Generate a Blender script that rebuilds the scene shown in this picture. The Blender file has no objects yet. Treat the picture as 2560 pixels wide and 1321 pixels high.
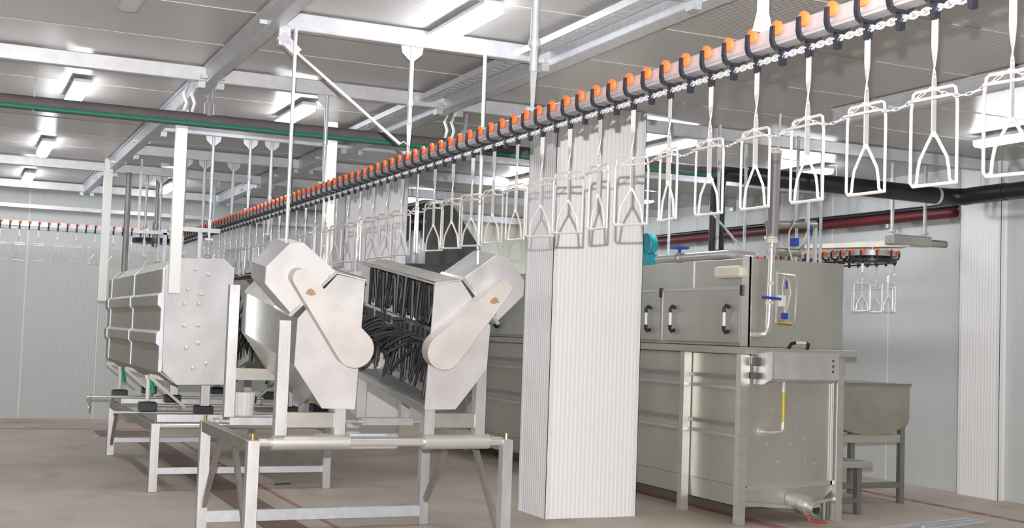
import bpy, math, random
from mathutils import Vector, Matrix
random.seed(7)
C = bpy.context.scene.collection
R = math.radians
V = Vector
# ------------------------------------------------------------------ materials
def mat(name, col, rough=.5, metal=0., noise=0., nscale=8., bump=0., bscale=60., stretch=None, rib=None, emit=None, alpha=None, spec=.5, rvar=0.):
    m = bpy.data.materials.new(name); m.use_nodes = True
    nt = m.node_tree; n = nt.nodes; l = nt.links
    b = n['Principled BSDF']
    b.inputs['Base Color'].default_value = (*col, 1); b.inputs['Roughness'].default_value = rough
    b.inputs['Metallic'].default_value = metal; b.inputs['Specular IOR Level'].default_value = spec
    if emit:
        b.inputs['Emission Color'].default_value = (*emit[0], 1); b.inputs['Emission Strength'].default_value = emit[1]
    if alpha: b.inputs['Transmission Weight'].default_value = alpha
    tc = n.new('ShaderNodeTexCoord'); mp = n.new('ShaderNodeMapping'); l.new(tc.outputs['Object'], mp.inputs['Vector'])
    if stretch: mp.inputs['Scale'].default_value = stretch
    if noise or rvar:
        t = n.new('ShaderNodeTexNoise'); t.inputs['Scale'].default_value = nscale; t.inputs['Detail'].default_value = 5
        l.new(mp.outputs[0], t.inputs['Vector'])
        if noise:
            r = n.new('ShaderNodeValToRGB'); r.color_ramp.elements[0].position = .3; r.color_ramp.elements[1].position = .7
            r.color_ramp.elements[0].color = (*[c*(1-noise) for c in col], 1); r.color_ramp.elements[1].color = (*[min(1, c*(1+noise*.6)) for c in col], 1)
            l.new(t.outputs['Fac'], r.inputs['Fac']); l.new(r.outputs['Color'], b.inputs['Base Color'])
        if rvar:
            q = n.new('ShaderNodeMapRange'); q.inputs['To Min'].default_value = max(.05, rough-rvar); q.inputs['To Max'].default_value = rough+rvar
            l.new(t.outputs['Fac'], q.inputs['Value']); l.new(q.outputs[0], b.inputs['Roughness'])
    if bump:
        t2 = n.new('ShaderNodeTexNoise'); t2.inputs['Scale'].default_value = bscale; t2.inputs['Detail'].default_value = 3
        l.new(mp.outputs[0], t2.inputs['Vector'])
        bp = n.new('ShaderNodeBump'); bp.inputs['Strength'].default_value = bump; bp.inputs['Distance'].default_value = .01
        l.new(t2.outputs['Fac'], bp.inputs['Height']); l.new(bp.outputs[0], b.inputs['Normal'])
    if rib:                                    # (axis, period, strength, distance)  pressed ribs of a sandwich panel
        sp = n.new('ShaderNodeSeparateXYZ'); l.new(tc.outputs['Object'], sp.inputs[0])
        ax, per, st, di = rib
        mu = n.new('ShaderNodeMath'); mu.operation = 'MULTIPLY'; mu.inputs[1].default_value = 2*math.pi/per
        if ax == 'XY':
            ad = n.new('ShaderNodeMath'); ad.operation = 'ADD'; l.new(sp.outputs[0], ad.inputs[0]); l.new(sp.outputs[1], ad.inputs[1]); l.new(ad.outputs[0], mu.inputs[0])
        else: l.new(sp.outputs['XYZ'.index(ax)], mu.inputs[0])
        si = n.new('ShaderNodeMath'); si.operation = 'SINE'; l.new(mu.outputs[0], si.inputs[0])
        bp = n.new('ShaderNodeBump'); bp.inputs['Strength'].default_value = st; bp.inputs['Distance'].default_value = di
        l.new(si.outputs[0], bp.inputs['Height']); l.new(bp.outputs[0], b.inputs['Normal'])
    return m
M = {}
M['steel'] = mat('brushed_stainless', (.70, .69, .665), .42, .72, .06, 3, .05, 220, (1, 1, 6), rvar=.06)
M['plate'] = mat('matt_stainless_plate', (.58, .57, .575), .5, .4, .16, 3.2, .04, 160, rvar=.08)
M['tank'] = mat('tank_stainless', (.58, .575, .52), .42, .65, .12, 1.6, .05, 120, (1, 1, .4), rvar=.1)
M['panelst'] = mat('ribbed_cover_steel', (.44, .435, .37), .5, .35, .08, 3)
M['bright'] = mat('polished_stainless', (.80, .77, .75), .3, .7, .05, 8)
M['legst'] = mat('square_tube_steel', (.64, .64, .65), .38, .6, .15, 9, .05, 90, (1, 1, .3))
M['dullst'] = mat('dull_flat_steel', (.42, .41, .37), .45, .7, .12, 6)
M['galv'] = mat('galvanised_steel', (.66, .68, .72), .42, .45, .1, 12, .04, 60)
M['galvd'] = mat('galvanised_hanger', (.60, .64, .65), .4, .55, .1, 12)
M['rail'] = mat('track_rail_steel', (.46, .44, .455), .4, .4, .05, 9)
M['wire'] = mat('shackle_wire', (.90, .87, .85), .38, .75, .05, 20)
M['chain'] = mat('zinc_chain', (.85, .87, .9), .3, .7)
M['black'] = mat('black_nylon', (.018, .019, .026), .38)
M['rubber'] = mat('black_rubber', (.022, .023, .026), .5)
M['orange'] = mat('orange_roller_plastic', (.95, .17, .045), .4)
M['red'] = mat('red_plastic', (.6, .035, .03), .4)
M['blue'] = mat('blue_plastic', (.03, .07, .42), .4)
M['teal'] = mat('teal_paint', (.02, .33, .40), .4)
M['green'] = mat('green_hose', (.02, .24, .13), .4)
M['greenk'] = mat('green_knob', (.02, .38, .16), .4)
M['redpipe'] = mat('red_paint_pipe', (.11, .006, .012), .5)
M['trough'] = mat('dull_trough_steel', (.36, .35, .29), .45, .5, .15, 3)
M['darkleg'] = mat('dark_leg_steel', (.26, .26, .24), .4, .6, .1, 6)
M['foam'] = mat('grey_pipe_foam', (.135, .12, .13), .75, noise=.15)
M['duct'] = mat('black_duct_wrap', (.012, .013, .015), .35, noise=.2, bump=.3, bscale=25)
M['pvc'] = mat('grey_pvc', (.30, .28, .31), .4)
M['white'] = mat('white_plastic', (.82, .82, .80), .4)
M['cream'] = mat('cream_plastic', (.72, .68, .58), .45, noise=.05)
M['whitetube'] = mat('white_painted_tube', (.84, .84, .81), .4)
M['brass'] = mat('brass_bolt', (.55, .40, .12), .35, .8)
M['brown'] = mat('torn_paper_residue', (.33, .22, .13), .7)
M['yellow'] = mat('yellow_sight_tube', (.62, .48, .05), .35)
M['dark'] = mat('dark_gap', (.03, .03, .032), .6)
M['lamp'] = mat('lamp_diffuser', (1, 1, 1), .4, emit=((.93, .95, 1.), 16.))
M['housing'] = mat('lamp_housing', (.62, .64, .66), .5)
M['wall'] = mat('ribbed_wall_panel', (.56, .585, .58), .42, 0, .03, .7, rib=('XY', .045, .18, .004))
M['colmat'] = mat('column_cladding', (.90, .90, .905), .4, 0, .02, .7, rib=('XY', .045, .35, .004))
M['trimw'] = mat('white_corner_trim', (.80, .81, .81), .4)
M['creamwall'] = mat('cream_wall_panel', (.88, .89, .78), .5, 0, .03, .5)
M['ceil'] = mat('ceiling_panel', (.56, .54, .52), .3, 0.3, .03, .6, rib=('Y', .03, .5, .003))
M['seam'] = mat('panel_joint', (.62, .61, .60), .5)

def floor_mat():
    m = bpy.data.materials.new('dusty_concrete_floor'); m.use_nodes = True; nt = m.node_tree; n = nt.nodes; l = nt.links
    b = n['Principled BSDF']; b.inputs['Roughness'].default_value = .55
    tc = n.new('ShaderNodeTexCoord')
    def noise(sc, det, stretch=None):
        t = n.new('ShaderNodeTexNoise'); t.inputs['Scale'].default_value = sc; t.inputs['Detail'].default_value = det
        mp = n.new('ShaderNodeMapping'); l.new(tc.outputs['Object'], mp.inputs[0]); l.new(mp.outputs[0], t.inputs['Vector'])
        if stretch: mp.inputs['Scale'].default_value = stretch
        return t
    a = noise(.8, 8); c = noise(2.2, 8, (1, .45, 1)); d = noise(30, 3)
    r = n.new('ShaderNodeValToRGB'); e = r.color_ramp.elements
    e[0].position = .3; e[0].color = (.42, .355, .29, 1); e[1].position = .72; e[1].color = (.60, .53, .455, 1)
    l.new(a.outputs['Fac'], r.inputs[0])
    r2 = n.new('ShaderNodeValToRGB'); e = r2.color_ramp.elements; e[0].position = .55; e[0].color = (0, 0, 0, 1); e[1].position = .72; e[1].color = (.55, .55, .55, 1)
    l.new(c.outputs['Fac'], r2.inputs[0])
    mx = n.new('ShaderNodeMix'); mx.data_type = 'RGBA'; l.new(r2.outputs[0], mx.inputs[0]); l.new(r.outputs[0], mx.inputs[6]); mx.inputs[7].default_value = (.36, .235, .20, 1)
    l.new(mx.outputs[2], b.inputs['Base Color'])
    bp = n.new('ShaderNodeBump'); bp.inputs['Strength'].default_value = .15; bp.inputs['Distance'].default_value = .005
    l.new(d.outputs['Fac'], bp.inputs['Height']); l.new(bp.outputs[0], b.inputs['Normal'])
    return m
M['floor'] = floor_mat()
def stain(name, c1, c2):
    m = mat(name, c1, .6); nt = m.node_tree; n = nt.nodes; l = nt.links; b = n['Principled BSDF']
    t = n.new('ShaderNodeTexNoise'); t.inputs['Scale'].default_value = 5; t.inputs['Detail'].default_value = 8
    tc = n.new('ShaderNodeTexCoord'); l.new(tc.outputs['Object'], t.inputs[0])
    r = n.new('ShaderNodeValToRGB'); e = r.color_ramp.elements; e[0].position = .42; e[0].color = (*c1, 1); e[1].position = .58; e[1].color = (*c2, 1)
    l.new(t.outputs['Fac'], r.inputs[0]); l.new(r.outputs[0], b.inputs['Base Color']); return m
M['drain'] = stain('rusty_drain_cover', (.20, .135, .115), (.27, .165, .14))
M['redline'] = stain('red_oxide_line', (.40, .13, .12), (.36, .27, .22))
M['redline2'] = stain('red_oxide_streak', (.30, .10, .09), (.35, .27, .23))

# ------------------------------------------------------------------ mesh builder
class MB:
    def __init__(s): s.v = []; s.f = []; s.sm = []
    def add(s, vs, fs, smooth=False):
        o = len(s.v); s.v += [V(p) for p in vs]; s.f += [tuple(i+o for i in f) for f in fs]; s.sm += [smooth]*len(fs); return s
    def box(s, x0, x1, y0, y1, z0, z1, b=0.):
        return s.prism([(x0, y0), (x1, y0), (x1, y1), (x0, y1)], 'z', z0, z1, b)
    def hexa(s, p):
        return s.add(p, [(0, 3, 2, 1), (4, 5, 6, 7), (0, 1, 5, 4), (1, 2, 6, 5), (2, 3, 7, 6), (3, 0, 4, 7)])
    def prism(s, poly, ax, a, b, bev=0.):
        """extrude a polygon; ax 'z': (x,y) poly, 'y': (x,z) poly, 'x': (y,z) poly"""
        n = len(poly)
        def P(q, t): return {'z': (q[0], q[1], t), 'y': (q[0], t, q[1]), 'x': (t, q[0], q[1])}[ax]
        if bev:
            cx = sum(q[0] for q in poly)/n; cy = sum(q[1] for q in poly)/n
            def sh(q):
                dx, dy = cx-q[0], cy-q[1]; return (q[0]+math.copysign(min(bev, abs(dx)), dx), q[1]+math.copysign(min(bev, abs(dy)), dy))
            sp = [sh(q) for q in poly]; sg = 1 if b > a else -1
            rings = [[P(q, a) for q in sp], [P(q, a+sg*bev) for q in poly], [P(q, b-sg*bev) for q in poly], [P(q, b) for q in sp]]
        else: rings = [[P(q, a) for q in poly], [P(q, b) for q in poly]]
        vs = [p for r in rings for p in r]; fs = [tuple(range(n))[::-1], tuple(range((len(rings)-1)*n, len(rings)*n))]
        for k in range(len(rings)-1):
            for i in range(n): j = (i+1) % n; fs.append((k*n+i, k*n+j, (k+1)*n+j, (k+1)*n+i))
        return s.add(vs, fs)
    def bar(s, p, q, w, h=None, up=(0, 0, 1)):
        p, q = V(p), V(q); h = h or w; d = (q-p).normalized(); u = V(up)
        if abs(d.dot(u)) > .98: u = V((0, 1, 0))
        a = d.cross(u).normalized()*w/2; c = a.cross(d).normalized()*h/2
        return s.hexa([p-a-c, p+a-c, p+a+c, p-a+c, q-a-c, q+a-c, q+a+c, q-a+c])
    def tube(s, pts, r, n=8, caps=True, closed=False):
        pts = [V(p) for p in pts]; m = len(pts); rr = r if isinstance(r, (list, tuple)) else [r]*m
        vs = []; prev = None
        for i, p in enumerate(pts):
            if closed: d = pts[(i+1) % m]-pts[i-1]
            else: d = pts[min(i+1, m-1)]-pts[max(i-1, 0)]
            d.normalize()
            if prev is None: a = d.orthogonal().normalized()
            else: a = (prev-d*prev.dot(d)).normalized()
            prev = a; c = d.cross(a)
            for k in range(n):
                t = 2*math.pi*k/n; vs.append(p+(a*math.cos(t)+c*math.sin(t))*rr[i])
        fs = []
        for i in range(m if closed else m-1):
            j = (i+1) % m
            for k in range(n): l = (k+1) % n; fs.append((i*n+k, i*n+l, j*n+l, j*n+k))
        if caps and not closed: fs += [tuple(range(n))[::-1], tuple(range((m-1)*n, m*n))]
        return s.add(vs, fs, True)
    def cyl(s, p, q, r, n=16): return s.tube([p, q], r, n)
    def lathe(s, prof, c, n=24, axis='z'):
        """prof: (radius, along) list"""
        vs = []; 
        for (r, t) in prof:
            for k in range(n):
                a = 2*math.pi*k/n; x, y = r*math.cos(a), r*math.sin(a)
                vs.append(V(c)+V({'z': (x, y, t), 'y': (x, t, y), 'x': (t, x, y)}[axis]))
        fs = []
        for i in range(len(prof)-1):
            for k in range(n): l = (k+1) % n; fs.append((i*n+k, i*n+l, (i+1)*n+l, (i+1)*n+k))
        fs += [tuple(range(n))[::-1], tuple(range((len(prof)-1)*n, len(prof)*n))]
        return s.add(vs, fs, True)
    def xf(s, mtx): s.v = [mtx @ p for p in s.v]; return s
def wpos(o):
    p = V((0, 0, 0))
    while o is not None: p += o.location; o = o.parent
    return p
def build(name, mb, m, parent=None, label=None, origin=None):
    me = bpy.data.meshes.new(name); base = wpos(parent) if parent else V(origin) if origin else V((0, 0, 0))
    me.from_pydata([tuple(p-base) for p in mb.v], [], mb.f); me.update()
    import bmesh
    bm = bmesh.new(); bm.from_mesh(me); bmesh.ops.recalc_face_normals(bm, faces=bm.faces[:]); bm.to_mesh(me); bm.free()
    for p, sm in zip(me.polygons, mb.sm): p.use_smooth = sm
    if any(mb.sm) and hasattr(me, 'set_sharp_from_angle'): me.set_sharp_from_angle(angle=R(40))
    me.materials.append(M[m]); o = bpy.data.objects.new(name, me); C.objects.link(o)
    if parent: o.parent = parent
    elif origin: o.location = origin
    if label: o['label'] = label
    return o
def tag(o, label, cat, group=None, kind=None):
    o['label'] = label; o['category'] = cat
    if group: o['group'] = group
    if kind: o['kind'] = kind
    return o
def thing(name, label, cat, loc=(0, 0, 0), group=None):
    o = bpy.data.objects.new(name, None); C.objects.link(o); o.location = loc; o.empty_display_size = .1
    return tag(o, label, cat, group)
def solo(name, mb, m, label, cat, group=None):
    lo = [min(p[i] for p in mb.v) for i in range(3)]; hi = [max(p[i] for p in mb.v) for i in range(3)]
    return tag(build(name, mb, m, origin=((lo[0]+hi[0])/2, (lo[1]+hi[1])/2, lo[2])), label, cat, group)
def struct(name, mb, m):
    o = build(name, mb, m); o['kind'] = 'structure'; return o
def copy_tree(o, parent=None):
    c = o.copy(); C.objects.link(c)
    if parent: c.parent = parent
    for ch in list(o.children): copy_tree(ch, c)
    return c
def arc(c, r, a0, a1, n, ax='xz'):
    out = []
    for i in range(n+1):
        a = R(a0+(a1-a0)*i/n); u, w = r*math.cos(a), r*math.sin(a)
        out.append({'xz': (c[0]+u, c[1], c[2]+w), 'yz': (c[0], c[1]+u, c[2]+w), 'xy': (c[0]+u, c[1]+w, c[2])}[ax])
    return out

# ------------------------------------------------------------------ the room
HC = 3.9; XW = 11.05; YW = 21.6
struct('floor', MB().box(-7, XW+1.5, -4, YW+.3, -.1, 0), 'floor')
struct('ceiling', MB().box(-7, XW+1.5, -4, YW+.3, HC, HC+.1), 'ceil')
struct('wall_back', MB().box(-7, 6.6, YW, YW+.1, 0, HC), 'wall')
struct('wall_rear_cream', MB().box(6.6, XW+.1, YW, YW+.1, 0, HC), 'creamwall').name = 'wall_back_east'
struct('wall_right', MB().box(XW, XW+.1, -4, YW, 0, HC), 'wall')
struct('wall_left', MB().box(-7.1, -7, -4, YW, 0, HC), 'wall')
struct('wall_front', MB().box(-7, XW, -4.1, -4, 0, HC), 'wall')
k = 0
y = 8.65-1.15*6
while y < YW:
    k += 1; struct('trim_%d' % k, MB().box(-7, XW, y-.006, y+.006, HC-.003, HC+.001), 'seam'); y += 1.15
for x in (-1.2, -.05, 1.1, 2.25, 3.4, 4.55):
    k += 1; struct('trim_%d' % k, MB().box(x-.008, x+.008, YW-.004, YW+.001, 0, HC), 'trimw')
for yy in (12.6, 13.75, 14.9, 16.05, 17.2, 18.35, 19.5):
    k += 1; struct('trim_%d' % k, MB().box(XW-.004, XW+.001, yy-.008, yy+.008, 0, HC), 'trimw')
struct('baseboard_back', MB().box(-7, XW, YW-.05, YW, 0, .06), 'floor')
def column(x0, x1, y0, y1, label):
    t = thing('clad_column', label, 'column', ((x0+x1)/2, (y0+y1)/2, 0))
    build('cladding', MB().box(x0, x1, y0, y1, 0, HC-.002), 'colmat', t)
    tr = MB()
    for (x, y, sx, sy) in ((x0, y0, 1, 1), (x1, y0, -1, 1), (x0, y1, 1, -1)):
        tr.box(*sorted((x-.003*sx, x+.05*sx)), *sorted((y-.003*sy, y+.002*sy)), 0, HC-.003)
        tr.box(*sorted((x-.003*sx, x+.002*sx)), *sorted((y-.003*sy, y+.05*sy)), 0, HC-.003)
    build('corner_trim', tr, 'trimw', t)
    for z in (.25, .8, 1.35, 1.9, 2.45, 3.0):
        for x in (x0+.035, x1-.035): build('rivet', MB().lathe([(.005, 0), (.004, -.003)], (x, y0-.003, z), 6, 'y'), 'galvd', t)
    return t
column(5.12, 6.08, 10.4, 11.0, 'white ribbed column standing on the floor in the middle of the picture, nearest column')
column(5.05, 5.98, 17.0, 17.6, 'distant white ribbed column behind the feather pluckers')
column(10.95, 11.9, 10.63, 11.26, 'white ribbed column standing against the right wall')
# floor drains and paint lines
def strip(name, pts, z, m, label, cat):
    mb = MB(); n = len(pts); mb.prism(pts, 'z', .0005, z)
    return solo(name, mb, m, label, cat)
strip('drain_cover', [(2.50, 4), (2.86, 4), (2.86, 18.3), (2.50, 18.3)], .006, 'drain', 'long rust-brown drain cover strip in the floor running under the pluckers', 'drain')
strip('paint_line', [(3.08, 4), (3.13, 4), (3.13, 18.3), (3.08, 18.3)], .004, 'redline', 'thin red line on the floor beside the brown drain strip', 'floor marking')
strip('paint_line', [(7.0, 5), (7.22, 5), (7.10, 14), (6.98, 14)], .004, 'redline', 'broad chipped red line on the floor in front of the scalding tank', 'floor marking')
strip('paint_line', [(9.83, 5), (9.95, 5), (9.95, 12.5), (9.83, 12.5)], .004, 'redline2', 'dark red line on the floor near the right wall', 'floor marking')
strip('paint_line', [(-6, 20.3), (5, 20.3), (5, 20.36), (-6, 20.36)], .004, 'redline2', 'thin dark line on the floor along the back wall', 'floor marking')
strip('floor_grate', [(2.1, 19.0), (2.9, 19.0), (2.9, 20.0), (2.1, 20.0)], .005, 'drain', 'dark rusty patch of grating behind the far stand', 'drain')
solo('metal_offcut', MB().bar((3.27, 13.2, .008), (3.45, 13.25, .008), .02, .01), 'dark', 'small dark offcut lying on the floor under the pluckers', 'scrap')

# ------------------------------------------------------------------ roof steel
def roof_beam(x, y0, y1, label, z0=3.75, w=.1):
    t = thing('roof_beam', label, 'beam', (x, (y0+y1)/2, z0), 'long roof beams')
    build('web', MB().box(x-w/2, x+w/2, y0, y1, z0, HC-.002, .006), 'galv', t)
    build('flange', MB().box(x-w/2-.025, x+w/2+.025, y0, y1, HC-.03, HC-.012), 'galv', t)
    cl = MB(); yy = y0+1.1
    while yy < y1: cl.box(x+w/2, x+w/2+.05, yy, yy+.05, z0+.02, z0+.05); cl.box(x-w/2-.05, x-w/2, yy, yy+.05, z0+.02, z0+.05); yy += 2.15
    build('clip', cl, 'galvd', t)
roof_beam(1.93, 3, 21.3, 'long galvanised ceiling beam running away at upper left')
roof_beam(4.12, 3, 21.3, 'wide long galvanised ceiling beam running away past the nearest column', w=.14)
roof_beam(7.42, 3, 9.2, 'long ceiling beam above the scalding tank')
crossY = [6.35, 8.45, 10.68, 13.75, 15.9, 18.05, 21.2]
cl_lab = ['cross beam just out of view at the top', 'galvanised cross beam nearest the viewer, between the two long beams', 'galvanised cross beam in the second row, ending at the white column',
  'cross beam in the third row above the pluckers', 'cross beam in the fourth row', 'cross beam in the fifth row', 'farthest cross beam near the back wall']
for i, y in enumerate(crossY):
    x0, x1 = (1.98, 4.05) if i < 2 else (-6.9, 10.9)
    for a, b, part in ([(x0, x1, 0)] if i < 2 else ([(x0, 1.88, 0)] if i in (2, 5, 6) else [])+[ (1.98, 4.05, 1), (4.19, 5.1 if i == 2 else x1, 2)]+([(6.1, 10.9, 3)] if i == 2 else [])):
        lab = cl_lab[i]+{0: ', left section' if i >= 2 else '', 1: ', middle section', 2: ', section right of the wide long beam', 3: ', section beyond the column'}[part]
        t = thing('cross_beam', lab, 'beam', ((a+b)/2, y, 3.75), 'cross beams under the ceiling')
        build('channel', MB().box(a, b, y-.04, y+.04, 3.76, 3.885, .006), 'galv', t)
        br = MB()
        for x in (a+.03, b-.03): br.box(x-.03, x+.03, y-.045, y+.045, 3.70, 3.76, .004)
        build('end_bracket', br, 'galvd', t)
solo('wall_rail', MB().box(-6.9, 5.9, 21.42, 21.5, 3.46, 3.53, .004), 'galv', 'thin steel rail high along the back wall below the farthest cross beam', 'rail')
# perforated cable tray and small clamps
t = thing('cable_tray', 'perforated galvanised cable tray under the ceiling beside the wide long beam', 'tray', (3.86, 8, 3.8))
mb = MB(); mb.box(3.80, 3.93, 3, 14, 3.80, 3.806); mb.box(3.80, 3.805, 3, 14, 3.806, 3.85); mb.box(3.925, 3.93, 3, 14, 3.806, 3.85); build('tray', mb, 'galv', t)
mb = MB(); y = 3.1
while y < 13.9: mb.box(3.83, 3.90, y, y+.05, 3.797, 3.7995); y += .1
build('slot', mb, 'galvd', t)['kind'] = 'stuff'

# ------------------------------------------------------------------ lamps
def lamp(x, y, label, L=1.15, on=True, z=HC, grp='ceiling lamps'):
    t = thing('ceiling_lamp', label, 'lamp', (x, y, z-.1), grp)
    z -= .03
    build('housing', MB().box(x-.075, x+.075, y-L/2, y+L/2, z-.045, z-.002, .01), 'housing', t)
    for yy in (y-L*.3, y+L*.3): build('stem', MB().box(x-.02, x+.02, yy-.02, yy+.02, z-.003, z+.028), 'galvd', t)
    prof = [(-.07, -.045), (-.065, -.085), (-.04, -.10), (.04, -.10), (.065, -.085), (.07, -.045)]
    build('diffuser', MB().prism([(x+a, z+b) for a, b in prof], 'y', y-L/2+.01, y+L/2-.01), 'lamp' if on else 'housing', t)
lamp(.98, 12.3, 'lit ceiling lamp nearest of the three in the left row')
lamp(.98, 16.5, 'lit ceiling lamp in the middle of the three in the left row')
lamp(.98, 20.2, 'lit ceiling lamp farthest of the three in the left row')
lamp(3.05, 12.2, 'lit ceiling lamp over the left plucker, seen under the second cross beam')
lamp(3.12, 7.9, 'large lit ceiling lamp at the top of the picture above the nearest cross beam')
lamp(.98, 8.0, 'unlit ceiling lamp at the top left', on=False)
lamp(3.05, 20.0, 'small distant lit lamp seen behind the white post')
lamp(7.1, 11.75, 'lit ceiling lamp right of the nearest column')
lamp(7.15, 15.8, 'lit ceiling lamp left of the nearest column')
lamp(7.25, 20.1, 'small distant lit lamp right of the distant column')
lamp(9.5, 8.9, 'large lit ceiling lamp at the right edge of the picture', 1.3)
lamp(9.6, 12.6, 'lit ceiling lamp seen behind the grey plastic pipe')
lamp(9.6, 16.8, 'far lit ceiling lamp near the right wall')
lamp(9.9, 19.6, 'added fill lamp hidden behind the nearest column, brightening the cream wall'); lamp(-1.6, 6.5, 'lit ceiling lamp outside the picture on the left'); lamp(-1.6, 12.0, 'second lit ceiling lamp outside the picture on the left')  # first one is an added, unseen lamp that brightens the cream back wall
lamp(-1.6, 17.5, 'third lit ceiling lamp outside the picture on the left')
lamp(7.1, 4.0, 'lit ceiling lamp outside the picture above the viewer'); lamp(3.1, 2.5, 'lit ceiling lamp behind the viewer')
lamp(.9, 3.4, 'lit ceiling lamp beside the viewer')

# ------------------------------------------------------------------ overhead track
XT = 2.96; PIT = .168
t = thing('conveyor_rail', 'long straight overhead conveyor rail rising to the upper right', 'rail', (XT, 10, 2.88))
build('rail_bar', MB().box(XT-.02, XT+.02, 2.0, 18.5, 2.90, 2.962, .004), 'rail', t)
build('rail_flange', MB().prism([(XT-.032, 2.882), (XT+.032, 2.882), (XT+.032, 2.892), (XT+.02, 2.902), (XT-.02, 2.902), (XT-.032, 2.892)], 'y', 2.0, 18.5), 'rail', t)
def link_chain(mb, path, ll, r, w):
    """links along a polyline of points (dense); alternate orientation"""
    for i in range(len(path)-1):
        p, q = V(path[i]), V(path[i+1]); d = (q-p).normalized(); L = (q-p).length*.5+r*1.2
        u = V((0, 0, 1)) if i % 2 else V((0, 0, 1)).cross(d).normalized()
        u = (u-d*u.dot(d)).normalized(); c = (p+q)/2; pts = []
        for k in range(8):
            a = 2*math.pi*k/8; cx = math.cos(a)
            pts.append(c+d*(math.copysign(L-w, cx)*(abs(cx) > .1)+w*cx)+u*w*math.sin(a))
        mb.tube(pts, r, 5, closed=True)
mb = MB(); path = [(XT, 2.0+i*.028, 2.842) for i in range(int(16.5/.028))]
link_chain(mb, path, .028, .0045, .0115)
solo('drive_chain', mb, 'chain', 'bright zinc link chain running below the long overhead rail', 'chain')
# trolley prototype (origin on the track axis at z of the roller)
def make_trolley():
    t = thing('trolley', '', 'trolley')
    mb = MB()
    outer = [(-.056, .018), (-.058, -.035), (-.050, -.062), (-.030, -.074), (.030, -.074), (.050, -.062), (.058, -.035), (.056, .018)]
    inner = [(.044, .018), (.046, -.034), (.040, -.052), (.026, -.062), (-.026, -.062), (-.040, -.052), (-.046, -.034), (-.044, .018)]
    n = len(outer); vs = []
    for yy in (-.010, .012): vs += [(a, yy, b) for a, b in outer]+[(a, yy, b) for a, b in inner[::-1]]
    fs = []
    for i in range(n-1):
        fs += [(i, i+1, n+i+1, n+i), (2*n+i, 3*n+i, 3*n+i+1, 2*n+i+1), (i, 2*n+i, 2*n+i+1, i+1), (n+i, n+i+1, 3*n+i+1, 3*n+i)]
    fs += [(0, n, 3*n, 2*n), (n-1, 3*n-1, 4*n-1, 2*n-1)]
    mb.add(vs, fs); build('yoke', mb, 'black', t)
    mb = MB(); mb.box(-.011, .011, -.014, .014, -.088, -.074, .002); mb.lathe([(.016, -.012), (.02, -.006), (.02, .006), (.016, .012)], (0, 0, -.098), 10, 'x')
    mb.box(-.012, .012, -.011, .011, -.135, -.10, .003); build('chain_carrier', mb, 'black', t)
    for s in (-1, 1):
        build('roller', MB().lathe([(.020, -.011), (.030, -.008), (.030, .006), (.024, .010)] if s < 0 else [(.024, -.010), (.030, -.006), (.030, .008), (.020, .011)], (s*.036, -.010, .010), 16, 'x'), 'orange', t)
    return t
tro = make_trolley()
def make_shackle():
    """twisted strap and bent wire leg frame; origin at the strap top"""
    t = thing('shackle', '', 'shackle')
    mb = MB(); n = 26; top = 0.; bot = -.40; vs = []; fs = []
    for i in range(n+1):
        f = i/n; z = top+(bot-top)*f; a = R(90)*min(1, max(0, (f-.22)/.30)) - R(10)
        w = .0118
        dx, dy = math.sin(a)*w, math.cos(a)*w; nx, ny = math.cos(a)*.0022, -math.sin(a)*.0022
        vs += [(dx+nx, dy+ny, z), (-dx+nx, -dy+ny, z), (-dx-nx, -dy-ny, z), (dx-nx, dy-ny, z)]
    for i in range(n):
        for k in range(4): l = (k+1) % 4; fs.append((i*4+k, i*4+l, (i+1)*4+l, (i+1)*4+k))
    fs += [(3, 2, 1, 0), (4*n, 4*n+1, 4*n+2, 4*n+3)]
    mb.add(vs, fs); build('strap', mb, 'wire', t)
    r = .0058
    mb = MB(); W = .098
    mb.tube([(0, -W, -.56), (0, -W, -.30)]+[(0, -W+.008, -.245), (0, -W+.02, -.238), (0, W-.02, -.238), (0, W-.008, -.245)]+[(0, W, -.30), (0, W, -.548), (0, W-.014, -.561)], r, 6)
    build('outer_frame', mb, 'wire', t)
    mb = MB(); mb.tube([(0, -.10, -.56), (0, .088, -.56)], r, 6); build('bottom_bar', mb, 'wire', t)
    mb = MB()
    for s in (-1, 1): mb.tube([(0, s*.003, -.385), (0, s*.035, -.435), (0, s*.058, -.472), (0, s*.066, -.51), (0, s*.070, -.548), (0, s*.082, -.56)], r, 6)
    build('leg_loop', mb, 'wire', t)
    mb = MB(); mb.tube([(-.0, -W, -.275), (-.035, -W-.008, -.275), (-.035, W-.02, -.275), (0, W, -.275)], r*.9, 6); build('guard_bar', mb, 'wire', t)
    return t
sha = make_shackle()
def put(proto, loc, rz, label, group, state={}, sc=1.):
    o = proto if not state.get(id(proto)) else copy_tree(proto); state[id(proto)] = True
    o.location = loc; o.rotation_euler = (0, 0, rz); o.scale = (sc, sc, sc); tag(o, label, proto['category'], group); return o
y0 = 3.508
def zone(y):
    if y < 4.95: return 'right of the nearest white column'
    if y < 6.9: return 'in front of the nearest white column'
    if y < 9.6: return 'between the two white columns'
    return 'small in the distance'
angs = {0: 2, 1: 0, -1: 5, 2: 0, 3: 3, 4: -8, 5: 24, 6: 0, 7: 26, 8: 26, 9: 8, 10: 14, 11: 25, 12: 22, 13: 20, 14: -14, 15: 25}
zang = random.Random(3)
spots = []
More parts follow.
